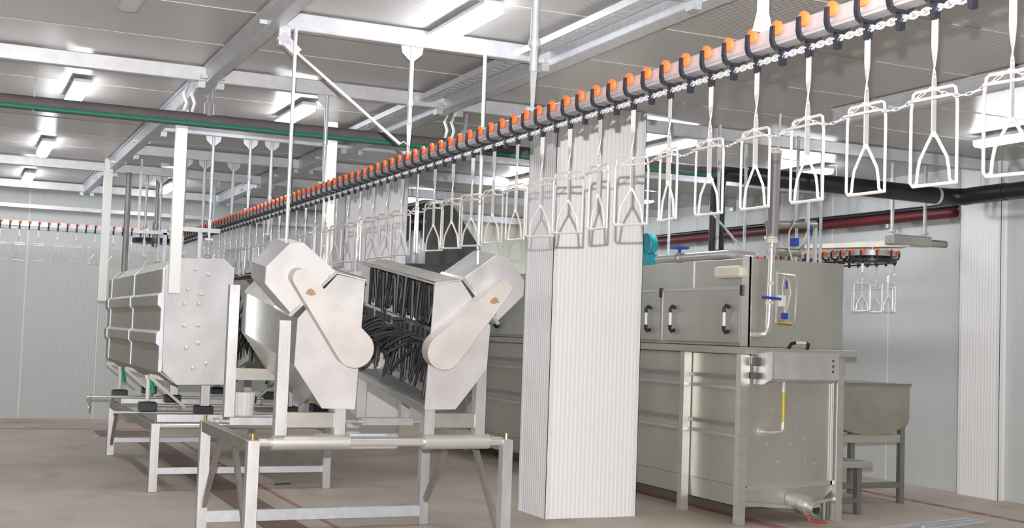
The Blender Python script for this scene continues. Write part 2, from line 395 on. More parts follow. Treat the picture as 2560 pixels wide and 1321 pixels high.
for i in range(-8, 89):
    y = y0+i*PIT
    if y < 2.3: continue
    put(tro, (XT, y, 2.937), 0, 'black trolley with orange rollers on the long rail, '+zone(y), 'trolleys on the long rail')
    if i % 2 == 0 and i < 78:
        a = angs.get(i//2, zang.uniform(-12, 30))
        put(sha, (XT, y, 2.806), R(a), 'steel wire shackle on the long overhead rail, '+zone(y), 'shackles on the long rail')
        spots.append((y, a))
# stabiliser chain linking the shackle frames
mb = MB(); spots.sort()
path = []
for (ya, aa), (yb, ab) in zip(spots[:-1], spots[1:]):
    n = 12
    for k in range(n):
        f = k/n; path.append((XT-.012-.012*math.sin(math.pi*f), ya+(yb-ya)*f, 2.572-.052*math.sin(math.pi*f)))
path = [p for p in path if p[1] < 11.5]
link_chain(mb, path, .028, .0016, .005)
solo('spacer_chain', mb, 'wire', 'thin sagging chain linking the shackle frames of the long overhead line', 'chain')
# second line along the back wall
YB = 20.9; sc = .86
t = thing('conveyor_rail', 'distant overhead rail along the back wall at the left', 'rail', (0, YB, 3.1))
build('rail_bar', MB().box(-3, 3.2, YB-.02, YB+.02, 3.145, 3.21, .004), 'galv', t)
build('rail_flange', MB().box(-3, 3.2, YB-.03, YB+.03, 3.13, 3.145), 'galv', t)
solo('drive_chain', MB().tube([(-3, YB, 3.09), (3.2, YB, 3.09)], .007, 5), 'galvd', 'distant chain under the rail along the back wall', 'chain')
solo('spacer_chain', MB().tube([(-3+.141*i, YB, 2.86-.012*(i % 2)) for i in range(43)], .004, 4), 'galvd', 'distant thin chain linking the shackles along the back wall', 'chain')
for i in range(-6, 17):
    x = .935+i*.1415
    put(tro, (x, YB, 3.185), R(90), 'small dark trolley on the distant rail along the back wall', 'trolleys on the back rail', sc=sc)
    if i % 2 == 0: put(sha, (x, YB, 3.07), R(90)+R(zang.uniform(-8, 8)), 'small grey shackle hanging from the distant rail along the back wall', 'shackles on the back rail', sc=sc)
# hangers from cross beams to the rail
def hanger(x, y, z0, z1, label, r=.018, gus=True, clamp=True):
    t = thing('track_hanger', label, 'hanger', (x, y, z0), 'rods hanging from the roof steel')
    build('rod', MB().tube([(x, y, z1), (x, y, z0+.24 if clamp else z0)], r, 10), 'galvd', t)
    if clamp:
        build('collar', MB().lathe([(r*1.25, 0), (r*1.5, .02), (r*1.25, .05)], (x, y, z0+.24+(z1-z0)*.15), 10), 'galvd', t); mb = MB()
        mb.add([(x-.02, y-.004, z0+.25), (x+.02, y-.004, z0+.25), (x+.02, y+.004, z0+.25), (x-.02, y+.004, z0+.25), (x-.008, y-.004, z0), (x+.008, y-.004, z0), (x+.008, y+.004, z0), (x-.008, y+.004, z0)],
               [(0, 1, 2, 3), (4, 7, 6, 5), (0, 4, 5, 1), (1, 5, 6, 2), (2, 6, 7, 3), (3, 7, 4, 0)])
        mb.bar((x-.04, y, z0+.02), (x+.04, y, z0+.02), .03, .02); build('clamp', mb, 'galvd', t)
    if gus:
        mb = MB()
        mb.prism([(x-.085, z1), (x-.075, z1-.05), (x-.02, z1-.10), (x+.02, z1-.10), (x+.075, z1-.05), (x+.085, z1)], 'y', y-.005, y+.005)
        build('gusset', mb, 'galv', t)
    return t
hanger(XT, 8.45, 2.96, 3.76, 'galvanised rod with gusset plate under the nearest cross beam')
hanger(XT, 10.68, 2.96, 3.76, 'galvanised rod with gusset under the second cross beam, over the left plucker')
hanger(XT, 6.35, 2.96, 3.89, 'thick galvanised rod in front of the wide beam, left of the column top', .024)
t = thing('track_hanger', 'wide folded steel bracket at the top edge holding the long rail', 'hanger', (XT, 4.15, 2.96), 'rods hanging from the roof steel')
mb = MB(); mb.tube([(XT, 4.15, 3.89), (XT, 4.15, 3.25)], .026, 10); build('rod', mb, 'galvd', t)
mb = MB(); mb.prism([(XT-.05, 3.26), (XT-.028, 3.16), (XT-.028, 3.05), (XT-.05, 2.965), (XT+.05, 2.965), (XT+.028, 3.05), (XT+.028, 3.16), (XT+.05, 3.26)], 'y', 4.147, 4.153)
mb.prism([(XT-.05, 3.24), (XT-.13, 3.30), (XT-.15, 3.36), (XT-.05, 3.34)], 'y', 4.146, 4.154); build('clamp_plate', mb, 'galv', t)
for i, (x, y, z0, lab) in enumerate([(XT, 13.75, 2.96, 'rod under the third cross beam above the far end of the rail'), (2.55, 13.75, 2.6, 'second rod from the left under the third cross beam'),
      (3.2, 13.75, 2.7, 'right-hand rod under the third cross beam'), (2.62, 15.9, 2.55, 'left rod under the fourth cross beam'), (2.86, 15.9, 2.5, 'middle rod under the fourth cross beam'), (3.22, 15.9, 2.6, 'right rod under the fourth cross beam'),
      (2.45, 18.05, 2.6, 'left rod under the fifth cross beam'), (2.65, 18.05, 2.55, 'second rod under the fifth cross beam'), (3.4, 18.05, 2.6, 'right rod under the fifth cross beam')]):
    hanger(x, y, z0, 3.76, 'distant galvanised '+lab)
t = thing('diagonal_brace', 'diagonal steel rod from the nearest cross beam down to the long rail', 'brace', (2.5, 8.41, 2.96))
build('rod', MB().tube([(2.06, 8.38, 3.62), (2.87, 8.38, 3.03)], .012, 8), 'steel', t)
mb = MB(); mb.box(1.96, 2.04, 8.36, 8.41, 3.63, 3.77, .004); mb.bar((1.97, 8.385, 3.70), (2.10, 8.385, 3.59), .05, .07); build('top_bracket', mb, 'galv', t)
build('lower_clip', MB().tube([(2.87, 8.38, 3.03), (2.90, 8.38, 3.05), (2.94, 8.38, 3.02), (2.96, 8.40, 2.965)], .006, 6), 'galvd', t)
solo('conduit_pole', MB().tube([(2.075, 8.36, 3.76), (2.075, 8.36, 2.27)], .014, 8), 'galvd', 'thin vertical conduit pole dropping to the left plucker motor box', 'pole')
solo('conduit_pole', MB().tube([(3.5, 8.36, 3.76), (3.5, 8.36, 2.20)], .015, 8), 'galvd', 'thin vertical conduit pole dropping behind the shackles to the right plucker', 'pole')
for (x, y, z0, lab) in [(2.05, 12.82, 1.99, 'white square post ending in front of the round-cornered steel plate'), (1.87, 17.6, 1.95, 'distant white square post behind the ribbed steel cover'), (3.62, 12.82, 1.9, 'white square post behind the conveyor, right of the left plucker')]:
    solo('hanging_post', MB().box(x-.055, x+.055, y-.04, y+.04, z0, HC-.002, .006), 'whitetube', lab, 'post')
solo('dark_post', MB().tube([(2.18, 17.9, 3.76), (2.18, 17.9, 2.0)], .04, 8), 'dullst', 'dark vertical tube behind the ribbed cover at the left', 'post')
mb = MB(); mb.bar((2.25, 14.6, 2.78), (2.83, 14.6, 2.78), .05); mb.bar((2.6, 14.6, 2.78), (2.6, 14.6, 2.40), .04); mb.bar((2.3, 14.6, 2.78), (2.3, 14.6, 3.75), .03)
solo('track_support', mb, 'galvd', 'pale square tube frame hanging left of the rail in the distance', 'frame')
mb = MB(); mb.bar((2.2, 17.2, 2.9), (2.83, 17.2, 2.9), .05); mb.bar((2.6, 17.2, 2.9), (2.6, 17.2, 2.40), .05); mb.bar((2.25, 17.2, 2.9), (2.25, 17.2, 3.88), .03)
solo('track_support', mb, 'galvd', 'second pale tube frame at the far end of the long rail', 'frame')
# turning wheel at the far end of the long rail
t = thing('corner_wheel', 'dark conveyor turning wheel at the far left end of the long rail', 'wheel', (2.7, 18.75, 2.8))
build('rim', MB().lathe([(.30, -.03), (.33, -.03), (.33, .03), (.30, .03)], (2.7, 18.75, 2.88), 24), 'black', t)
build('hub', MB().lathe([(.05, -.1), (.05, .25), (.03, .26), (.03, .99)], (2.7, 18.75, 2.9), 10), 'dullst', t)
build('spoke_plate', MB().lathe([(.31, -.01), (.31, .01)], (2.7, 18.75, 2.88), 24), 'dullst', t)

# ------------------------------------------------------------------ near feather plucker (two banks on a sliding stand)
XC = 2.955; TH = R(7)
def circ(c, r, n=24): return [(c[0]+r*math.cos(2*math.pi*i/n), c[1]+r*math.sin(2*math.pi*i/n)) for i in range(n)]
def hull(p):
    p = sorted(set(p))
    def half(q):
        h = []
        for a in q:
            while len(h) > 1 and (h[-1][0]-h[-2][0])*(a[1]-h[-2][1])-(h[-1][1]-h[-2][1])*(a[0]-h[-2][0]) <= 0: h.pop()
            h.append(a)
        return h
    return half(p)[:-1]+half(p[::-1])[:-1]
BT = Matrix.Translation((0, 8.6, 1.12)) @ Matrix.Rotation(TH, 4, 'X')
def plucker(side, label, posts, L=1.8):
    t = thing('plucker_bank', label, 'plucking machine', (XC+side*.5, 9.5, .885))
    X = lambda o: XC+side*o
    def bld(name, mb, m, parent=t, label=None): mb.xf(BT); return build(name, mb, m, parent, label)
    P = [(.265, 0), (.51, .005), (.735, .31), (.735, .64), (.47, .965), (.265, .93)]
    S = MB()
    for i in range(5):
        a, b = P[i], P[i+1]; dx, dz = b[0]-a[0], b[1]-a[1]; l = math.hypot(dx, dz); nx, nz = -dz/l*.006, dx/l*.006
        S.prism([(X(a[0]), a[1]), (X(b[0]), b[1]), (X(b[0]+nx), b[1]+nz), (X(a[0]+nx), a[1]+nz)], 'y', .01, L-.01)
    S.prism([(X(.262), -.035), (X(.268), -.035), (X(.268), .012), (X(.262), .012)], 'y', 0, L)
    S.prism([(X(.262), .925), (X(.268), .925), (X(.268), .95), (X(.262), .95)], 'y', 0, L)
    h = bld('housing', S, 'sheet')
    bld('lid', MB().prism([(X(.256), .929), (X(.475), .970), (X(.475), .978), (X(.256), .937)], 'y', -.006, L+.01), 'plate2')
    bld('end_plate', MB().prism([(X(a), b) for a, b in P], 'y', 0, .012, .002), 'plate')
    bld('rear_plate', MB().prism([(X(a), b) for a, b in P], 'y', L-.012, L, .002), 'plate')
    bld('inner_tray', MB().prism([(X(.272), .010), (X(.50), .014), (X(.70), .30), (X(.70), .31), (X(.495), .022), (X(.272), .018)], 'y', .02, L-.02), 'plate')
    # drive rail with finger plates inside
    S = MB(); S.prism([(X(.29), .50), (X(.31), .49), (X(.31), .60), (X(.29), .60)], 'y', .02, L-.02)
    S.prism([(X(.27), .485), (X(.33), .485), (X(.33), .495), (X(.27), .495)], 'y', .02, L-.02); rl = bld('finger_rail', S, 'sheet')
    S = MB(); v = .08
    while v < L-.1:
        for q in range(4): S.prism([(X(.283), .515), (X(.2895), .515), (X(.2895), .575), (X(.283), .575)], 'y', v+q*.105, v+q*.105+.07)
        v += .46
    bld('slot', S, 'dark', rl)['kind'] = 'stuff'
    S = MB()
    for q in range(12):
        S.lathe([(.07, -.012), (.075, -.006), (.075, .006), (.07, .012)], (X(.50), .12+q*.145, .76), 14, 'x' )
        S.lathe([(.07, -.012), (.075, -.006), (.075, .006), (.07, .012)], (X(.52), .12+q*.145, .40), 14, 'x' )
    bld('finger_disc', S, 'dullst')
    rnd = random.Random(5+side)
    def finger(o, v, w, d, ln, sag):
        pts = []; p = V((X(o), v, w)); d = V(d).normalized()
        for k in range(6): pts.append(p.copy()); p += d*ln/5; d = (d+V((0, 0, -sag/5))).normalized()
        return MB().tube([(a.x, min(max(a.y, .03), L-.03), a.z) for a in pts], [.0155, .015, .014, .013, .012, .011], 6)
    F = []
    for q in range(36): v = .06+q*.0485; F.append((.29+.10*rnd.random(), v, .88+.04*rnd.random(), (side*rnd.uniform(-.05, .1), rnd.uniform(-.3, .3), -1), rnd.uniform(.27, .36), .1))
    for q in range(26): v = .16+q*.062; F.append((.36, v, rnd.uniform(.43, .54), (-side*rnd.uniform(.3, .9), rnd.uniform(.1, 1.2), rnd.uniform(-.2, .4)), rnd.uniform(.28, .38), rnd.uniform(.7, 1.3)))
    for q in range(34): v = .05+q*.05; F.append((.29+.07*rnd.random(), v, rnd.uniform(.40, .47), (side*rnd.uniform(-.15, .1), rnd.uniform(-.28, .4), -1), rnd.uniform(.27, .36), .1))
    if side > 0:
        for a in F: bld('rubber_finger', finger(*a), 'rubber')
        S = MB()
        for q in range(190):
            v = .05+(q % 41)*.042; g = finger(.40+.12*rnd.random(), v, .9 if q < 120 else .47, (rnd.uniform(-.2, .2), rnd.uniform(-.35, .35), -1), .3, .1); S.add(g.v, g.f, True)
        o = bld('rubber_finger', S, 'rubber'); o['kind'] = 'stuff'
    else:
        S = MB()
        for a in F: g = finger(*a); S.add(g.v, g.f, True)
        o = bld('rubber_finger', S, 'rubber'); o['kind'] = 'stuff'
    # motor cover, flange, belt guard
    b1, b2 = ((.49, .99), (.79, .68))
    cov = [b1, b2, (.985, .875), (.985, .99), (.83, 1.165), (.735, 1.175)]
    bld('motor_cover', MB().prism([(X(a), b) for a, b in cov], 'y', .0, .44, .003), 'plate')
    fl = MB(); d = V((b2[0]-b1[0], 0, b2[1]-b1[1])).normalized(); nn = V((-d.z, 0, d.x)); c1, c2 = V((b1[0], 0, b1[1]))-d*.004, V((b2[0], 0, b2[1]))+d*.02
    for yy0, yy1 in ((0.0, .46),):
        q = [c1-nn*-.002, c2-nn*-.002, c2+nn*-.022, c1+nn*-.022]
        fl.prism([(X(p.x), p.z) for p in q], 'y', yy0-.01, yy1)
    fo = bld('flange', fl, 'bright')
    S = MB()
    for f in (.15, .5, .85):
        p = c1.lerp(c2, f)+nn*.01; bld('bolt', MB().lathe([(.008, 0), (.008, -.012)], (X(p.x), -.01, p.z), 8, 'y'), 'chain', fo)
    g = hull([(round(X(a), 4), round(b, 4)) for a, b in circ((.766, .937), .062, 20)+circ((.337, .452), .134, 32)])
    gd = bld('belt_guard', MB().prism(g, 'y', -.135, -.0, .004), 'plate2')
    mk = [(.73, .83), (.715, .86), (.69, .87), (.665, .85), (.655, .825), (.69, .818)]
    bld('label_residue', MB().prism([(X(a-.0), b) for a, b in mk], 'y', -.1365, -.134), 'brown', gd, 'torn brown patch where a sticker was')
    S = MB()
    for (a, b) in ((.60, .72), (.50, .61), (.45, .55)): bld('bolt', MB().lathe([(.006, 0), (.005, -.005)], (X(a), -.134, b), 8, 'y'), 'bright', gd)
    # frame posts, cross bars and sleeves
    (o0, o1), (i0, i1), zf, zr = posts
    for (x0, x1, y, z1) in ((o0, o1, 8.56 if side < 0 else 8.63, zf), (i0, i1, 8.63, 1.14), (o0, o1, 10.3, zr), (i0, i1, 10.3, 1.36)):
        build('post', MB().box(x0, x1, y, y+.08, .935, z1, .003), 'legst', t)
    a, b = (o1, i0) if side < 0 else (i1, o0)
    for y in (8.64,): build('cross_bar', MB().box(a, b, y, y+.06, .985, 1.095, .003), 'dullst', t)
    build('cross_bar', MB().box(a, b, 10.31, 10.35, 1.24, 1.34, .003), 'dullst', t)
    xa, xb = min(o0, i0)-.004, max(o1, i1)+.03
    build('sleeve', MB().tube([(xa, 8.63, .885), (xb, 8.63, .885)], .055, 24), 'steel', t)
    build('sleeve', MB().box(xa+.05, xb, 10.29, 10.39, .87, .935, .003), 'legst', t)
    return t
M['sheet'] = mat('reflective_sheet_steel', (.47, .475, .43), .27, .85, .06, 2, .03, 120, rvar=.06)
M['plate2'] = mat('warm_matt_steel', (.60, .57, .54), .5, .25, .14, 4, .03, 160, rvar=.06)
plucker(-1, 'left bank of the nearest feather plucker, with slanted motor box and belt guard', ((2.104, 2.186), (2.55, 2.63), 1.742, 2.03))
plucker(1, 'right bank of the nearest feather plucker, open side showing black rubber fingers', ((3.64, 3.72), (3.235, 3.315), 1.45, 1.9))

def stand(xl, xr, yf, yb, z, label, braces, rungs, part_tubes):
    t = thing('machine_stand', label, 'stand', ((xl+xr)/2, (yf+yb)/2, 0))
    for (x, y) in ((xl, yf), (xr-.08, yf), (xl, yb-.08), (xr-.08, yb-.08)):
        lg = build('leg', MB().box(x, x+.08, y, y+.08, .0, z, .004), 'legst', t)
        build('bolt', MB().cyl((x+.04, y+.04, z), (x+.04, y+.04, z+.045), .014, 8), 'brass', lg, 'brass-coloured bolt')
    for x in (xl, xr-.08): build('side_rail', MB().box(x+.002, x+.078, yf+.08, yb-.08, z-.085, z, .003), 'dullst', t)
    for (x, y0, z0, y1, z1) in braces: build('brace', MB().bar((x, y0, z0), (x, y1, z1), .035, .05), 'dullst', t)
    for (y, z0, z1) in rungs: build('rung', MB().box(xl+.08, xr-.08, y, y+.05, z0, z1, .003), 'galv', t)
    for (p, q, r, m) in part_tubes: build('slide_tube', MB().tube([p, q], r, 16), m, t)
    return t
br = []
for x in (1.975, 3.895): br += [(x, 9.75, .82, 10.3, .22), (x, 9.25, .82, 8.72, .20)]
st = stand(1.93, 3.94, 8.59, 10.42, .9, 'steel stand with bright slide tube carrying the nearest feather plucker', br, [(10.35, .07, .165)], [((2.01, 8.63, .885), (3.86, 8.63, .885), .032, 'bright'), ((1.99, 10.34, .90), (3.9, 10.34, .90), .016, 'bright')])
build('rod_ring', MB().lathe([(.03, -.02), (.035, -.015), (.035, .015), (.03, .02)], (2.05, 10.34, .90), 12, 'x').box(2.03, 2.07, 10.30, 10.36, .80, .875), 'legst', st)
build('drip_strip', MB().box(2.62, 3.2, 9.4, 9.43, .86, .875), 'galv', st)

# ------------------------------------------------------------------ far plucker
def far_bank(side, label):
    t = thing('plucker_bank', label, 'plucking machine', (XC+side*.65, 15.3, .72))
    X = lambda o: XC+side*o
    pl = [(.285, 1.075), (.82, 1.065), (.965, 1.20), (.985, 2.24), (.885, 2.355), (.40, 2.37), (.29, 2.28)]
    ep = build('end_plate', MB().prism([(X(a), b) for a, b in pl], 'y', 12.88, 12.9, .003), 'plate', t)
    S = MB()
    for (x, z) in [(2.27, 2.248), (2.401, 2.205), (2.203, 2.044), (2.338, 1.996), (2.178, 1.891), (2.319, 1.897), (2.185, 1.671), (2.325, 1.676), (2.212, 1.444), (2.334, 1.497), (2.29, 1.243), (2.421, 1.29)]:
        build('bolt', MB().lathe([(.02, 0), (.02, -.012), (.012, -.02)], (X(XC-x), 12.88, z), 10, 'y'), 'bright', ep)
    pr = [(.985, 1.19), (.985, 1.45), (1.02, 1.48), (1.02, 1.58), (.985, 1.61), (.985, 1.84), (1.02, 1.87), (1.02, 1.97), (.985, 2.0), (.985, 2.24), (.885, 2.345), (.40, 2.35), (.40, 2.34), (.88, 2.335), (.97, 2.23), (.97, 1.20), (.83, 1.09), (.84, 1.08)]
    build('ribbed_cover', MB().prism([(X(a), b) for a, b in pr], 'y', 12.96, 17.7), 'panelst', t)
    pr2 = [(a+.012 if a > .9 else a, b) for a, b in pr[:12]]+[(.885, 2.33), (.96, 2.23), (.96, 1.2)]
    for y in (12.95, 15.1, 17.3): build('strap', MB().prism([(X(a), b) for a, b in pr2], 'y', y, y+.06), 'galv', t)
    build('rear_plate', MB().prism([(X(a), b) for a, b in pl], 'y', 17.7, 17.72), 'plate', t)
    S = MB(); rnd = random.Random(2)
    for q in range(220):
        y = rnd.uniform(12.95, 17.5); z = rnd.uniform(1.5, 2.2); x = rnd.uniform(.30, .55)
        S.tube([(X(x), y, z), (X(x-.05), y+rnd.uniform(-.06, .06), z-.13), (X(x-.04), y+rnd.uniform(-.1, .1), z-.26)], [.012, .011, .008], 5)
    o = build('rubber_finger', S, 'rubber', t); o['kind'] = 'stuff'
    build('lower_tray', MB().prism([(X(.30), 1.10), (X(.84), 1.08), (X(.84), 1.09), (X(.30), 1.11)], 'y', 12.9, 17.7), 'panelst', t)
    # supports: brackets, green locking knobs, bearing blocks
    for y in (13.3, 15.3, 17.2):
        build('support_post', MB().box(*sorted((X(.40), X(.49))), y, y+.06, .80, 1.08, .003), 'legst', t)
        build('bearing_block', MB().box(*sorted((X(.36), X(.55))), y-.04, y+.10, .74, .83, .01), 'black', t)
        build('support_arm', MB().bar((X(1.0), y+.2, 1.12), (X(.62), y+.2, .80), .02, .03).bar((X(1.0), y+.2, 1.13), (X(.6), y+.2, 1.05), .04, .04), 'dullst', t)
    for y in (13.9, 16.3):
        build('drain_spout', MB().tube([(X(.97), y, 1.12), (X(.95), y, 1.05), (X(.95), y, .84)], .025, 10), 'white', t)
        build('locking_knob', MB().tube([(X(.93), y-.05, 1.10), (X(.90), y-.05, .93)], [.018, .024], 8), 'greenk', t)
        build('bearing_block', MB().box(*sorted((X(.86), X(1.04))), y-.12, y+.06, .73, .83, .01), 'black', t)
    return t
far_bank(-1, 'far plucker left bank with round-cornered bolted end plate and ribbed side cover')
far_bank(1, 'far plucker right bank, mostly hidden behind the nearest plucker')
fs = stand(1.90, 3.76, 12.8, 16.45, .68, 'low steel stand under the far plucker', [(1.94, 16.3, .15, 15.9, .6)], [(12.86, .17, .235), (16.38, .16, .22)],
      [((1.98, 12.84, .655), (3.68, 12.84, .655), .028, 'bright'), ((1.56, 15.75, .77), (3.7, 15.75, .77), .018, 'bright'), ((1.66, 13.9, .715), (3.7, 13.9, .715), .016, 'bright'), ((1.98, 14.15, .775), (3.7, 14.15, .775), .014, 'bright')])
for y in (13.0, 15.9): build('cross_bar', MB().box(1.98, 3.7, y, y+.07, .68, .76, .003), 'legst', fs)
build('hand_wheel', MB().tube(arc((1.60, 15.75, .70), .09, 0, 360, 16, 'yz'), .008, 6), 'bright', fs)
pb = MB(); n = 36; vs = []
for zz, rr in ((.76, .098), (.765, .10), (.995, .113), (1.0, .108)):
    for k in range(n): a = 2*math.pi*k/n; q = rr*(1+.035*(k % 2)); vs.append((2.84+q*math.cos(a), 12.95+q*math.sin(a), zz))
pb.add(vs, [(i*n+k, i*n+(k+1) % n, (i+1)*n+(k+1) % n, (i+1)*n+k) for i in range(3) for k in range(n)]+[tuple(range(n))[::-1], tuple(range(3*n, 4*n))])
solo('plastic_roll', pb, 'white', 'white ribbed plastic cylinder standing on the far stand between the two pluckers', 'container')

# ------------------------------------------------------------------ scalding tank
t = thing('scalding_tank', 'long grey stainless scalding tank with hood and two-handled doors behind the nearest column', 'tank', (7.4, 13.9, 0))
X0, X1, Y0, Y1 = 6.86, 7.95, 9.76, 18.0
mb = MB(); mb.box(X0, X1, Y0, Y1, .34, 1.58, .004)
mb.add([(X0, Y0, .34), (X1, Y0, .34), (X1, Y1, .34), (X0, Y1, .34), (X0+.012, Y0+.02, .15), (X1-.2, Y0+.02, .15), (X1-.2, Y1, .15), (X0+.012, Y1, .15)], [(4, 5, 6, 7), (0, 1, 5, 4), (1, 2, 6, 5), (2, 3, 7, 6), (3, 0, 4, 7)])
build('tank_body', mb, 'tank', t)
hood = build('hood', MB().box(X0+.02, X1+.03, Y0-.01, Y1, 1.66, 2.50, .004), 'tank', t)
build('rim', MB().box(X0-.07, X1+.14, Y0-.09, Y1, 1.585, 1.655, .006), 'panelst', t)
build('corner_angle', MB().box(X0-.0, X0+.035, Y0-.025, Y0+.02, 1.66, 2.51).box(X0-.01, X0+.02, Y0-.025, Y0+.08, 1.66, 2.51), 'bright', t)
for y in (9.70, 10.68, 12.55, 14.45, 16.35):
    build('post', MB().box(6.765, 6.85, y, y+.075, 0, 1.585, .004), 'steel', t)
build('post', MB().box(7.90, 7.975, 9.70, 9.775, 0, 1.585, .004), 'steel', t)
S = MB(); D = MB()
for z in (.80, 1.25):
    build('stiffener', MB().box(6.80, 6.86, 9.78, Y1, z, z+.028), 'steel', t); build('stiffener', MB().box(6.825, 6.859, 9.78, Y1, z+.095, z+.13), 'dullst', t)  # upper dull bar stands for the shadow on each rail's top shelf
build('bottom_trim', MB().bar((6.86, 9.75, .33), (7.93, 9.75, .37), .03, .04).bar((6.86, 9.74, .19), (7.45, 9.74, .14), .03, .03).bar((7.45, 9.74, .14), (7.93, 9.74, .22), .03, .03).bar((6.88, 9.745, .34), (6.88, 9.745, 1.5), .02, .02).bar((7.87, 9.745, .34), (7.87, 9.745, 1.5), .02, .02), 'steel', t)
S = MB(); rnd = random.Random(9)
for q in range(10): build('weld_spot', MB().lathe([(.012, 0), (.009, -.002)], (rnd.uniform(7.1, 7.75), 9.759, rnd.uniform(.5, 1.15)), 8, 'y'), 'steel', t)
def door(y0, y1, lab):
    d = build('door', MB().box(X0-.012, X0+.02, y0, y1, 1.69, 2.20, .003), 'tank', t, lab)
    build('edge_trim', MB().box(X0-.016, X0+.02, y0-.015, y1+.015, 2.20, 2.23).box(X0-.016, X0, y0-.01, y0+.006, 1.69, 2.2).box(X0-.016, X0, y1-.006, y1+.01, 1.69, 2.2), 'steel', d)
    build('hinge', MB().box(X0-.03, X0, y0-.06, y0-.015, 2.14, 2.24, .005), 'black', d)
    for y in (y0+.18, y1-.25):
        build('handle', MB().tube([(X0-.012, y, 2.03), (X0-.045, y, 2.045), (X0-.066, y, 2.02), (X0-.066, y, 1.98)], .02, 8).tube([(X0-.012, y, 1.80), (X0-.045, y, 1.785), (X0-.066, y, 1.81), (X0-.066, y, 1.85)], .02, 8), 'black', d)
        build('handle_grip', MB().tube([(X0-.066, y, 1.98), (X0-.066, y, 1.85)], .016, 10), 'white', d)
door(9.86, 11.27, 'door with two handles'); door(11.33, 12.8, None); door(12.86, 14.3, None); door(14.36, 15.8, None); door(15.86, 17.3, None)
S = MB()
for y in (10.72, 12.1, 13.5, 15): build('seam_strip', MB().box(X0+.012, X0+.02, y, y+.02, 2.23, 2.5), 'steel', t)
build('rim_handle', MB().tube([(7.28, 9.67, 1.655), (7.29, 9.64, 1.70), (7.33, 9.63, 1.71)], .017, 8), 'black', t)
build('rim_handle', MB().tube([(7.50, 9.67, 1.655), (7.49, 9.64, 1.70), (7.45, 9.63, 1.71)], .017, 8), 'black', t)
build('rim_handle_grip', MB().tube([(7.33, 9.63, 1.71), (7.45, 9.63, 1.71)], .014, 8), 'cream', t)
ob = build('overflow_box', MB().prism([(9.75, 1.34), (9.50, 1.34), (9.42, 1.37), (9.42, 1.62), (9.75, 1.584)], 'x', 6.93, 7.68), 'plate', t)
build('end_cap', MB().prism([(9.75, 1.31), (9.56, 1.31), (9.415, 1.37), (9.415, 1.625), (9.75, 1.584)], 'x', 6.915, 6.932), 'steel', ob)
build('bracket', MB().box(6.86, 6.915, 9.6, 9.66, 1.48, 1.56).box(6.86, 6.9, 9.6, 9.7, 1.36, 1.42), 'black', ob)
S = MB()
for z in (1.44, 1.49, 1.54): build('mark', MB().box(7.6, 7.62, 9.4175, 9.4195, z, z+.018), 'dark', ob)
# sight tube and drain
g = build('sight_tube', MB().tube([(7.2, 9.62, 1.24), (7.2, 9.62, .96)], .017, 10), 'yellow', t)
build('tube_fitting', MB().tube([(7.2, 9.62, 1.34), (7.2, 9.62, 1.24)], .02, 10), 'bright', g)
build('tube_fitting', MB().tube([(7.2, 9.62, .96), (7.2, 9.62, .90), (7.19, 9.62, .875), (7.15, 9.63, .865), (7.07, 9.66, .86), (7.05, 9.75, .86)], .02, 10).lathe([(.045, 0), (.04, -.02)], (7.05, 9.76, .86), 14, 'y'), 'bright', g)
dv = build('drain_valve', MB().tube([(7.42, 9.78, .22), (7.46, 9.62, .19)], .075, 16).tube([(7.46, 9.62, .19), (7.47, 9.55, .175)], .085, 16).tube([(7.47, 9.55, .175), (7.48, 9.46, .16)], [.062, .062], 16), 'steel', t)
build('valve_bore', MB().tube([(7.48, 9.462, .16), (7.4805, 9.457, .16)], .048, 16), 'dark', dv)
build('lever', MB().bar((7.40, 9.5, .10), (7.44, 9.48, .04), .02, .02).bar((7.43, 9.48, .04), (7.60, 9.46, .03), .025, .015), 'red', dv, 'red drain lever')
build('foot', MB().box(7.83, 7.86, 9.8, 9.84, 0, .2).box(7.88, 7.9, 9.8, 9.84, 0, .2), 'dullst', t)
# things on the tank
solo('foam_roll', MB().box(6.80, 6.879, 9.83, 10.24, 2.315, 2.43, .02), 'cream', 'cream wrapped roll fixed high on the tank hood above the two-handled door', 'roll')
sp = thing('steam_pipe', 'grey plastic pipe becoming a bright steel pipe with blue lever down the tank front', 'pipe', (7.02, 9.64, 1.75))
build('plastic_pipe', MB().tube([(7.03, 9.62, 2.70), (7.045, 9.62, 3.50)], .052, 14), 'pvc', sp)
build('hanger_rod', MB().tube([(7.07, 9.62, 3.5), (7.09, 9.62, 3.88)], .012, 8).lathe([(.056, 0), (.056, .03), (.03, .04)], (7.045, 9.62, 3.49), 12), 'cream', sp)
build('adapter', MB().lathe([(.058, 0), (.058, .04), (.05, .045), (.05, .08)], (7.03, 9.62, 2.64), 14).lathe([(.032, 0), (.042, .02), (.032, .04)], (7.02, 9.62, 2.24), 12), 'cream', sp)
build('steel_pipe', MB().tube([(7.03, 9.62, 2.66), (7.02, 9.62, 2.2), (7.01, 9.62, 1.88), (7.0, 9.62, 1.82), (6.97, 9.62, 1.785), (6.93, 9.66, 1.775), (6.92, 9.76, 1.775)], .032, 14).lathe([(.038, 0), (.045, .03), (.038, .06)], (7.025, 9.62, 2.54), 14).lathe([(.037, 0), (.037, .05)], (7.015, 9.62, 2.02), 14), 'bright', sp)
build('lever', MB().bar((6.90, 9.57, 2.125), (7.10, 9.57, 2.115), .03, .025), 'blue', sp, 'blue lever')
build('nut', MB().lathe([(.04, 0), (.045, .01), (.045, .025), (.04, .035)], (7.012, 9.62, 2.06), 6), 'cream', sp)
vl = thing('valve_loop', 'small steel pipe loop with white box and blue valve on the tank front', 'valve', (7.25, 9.66, 1.87))
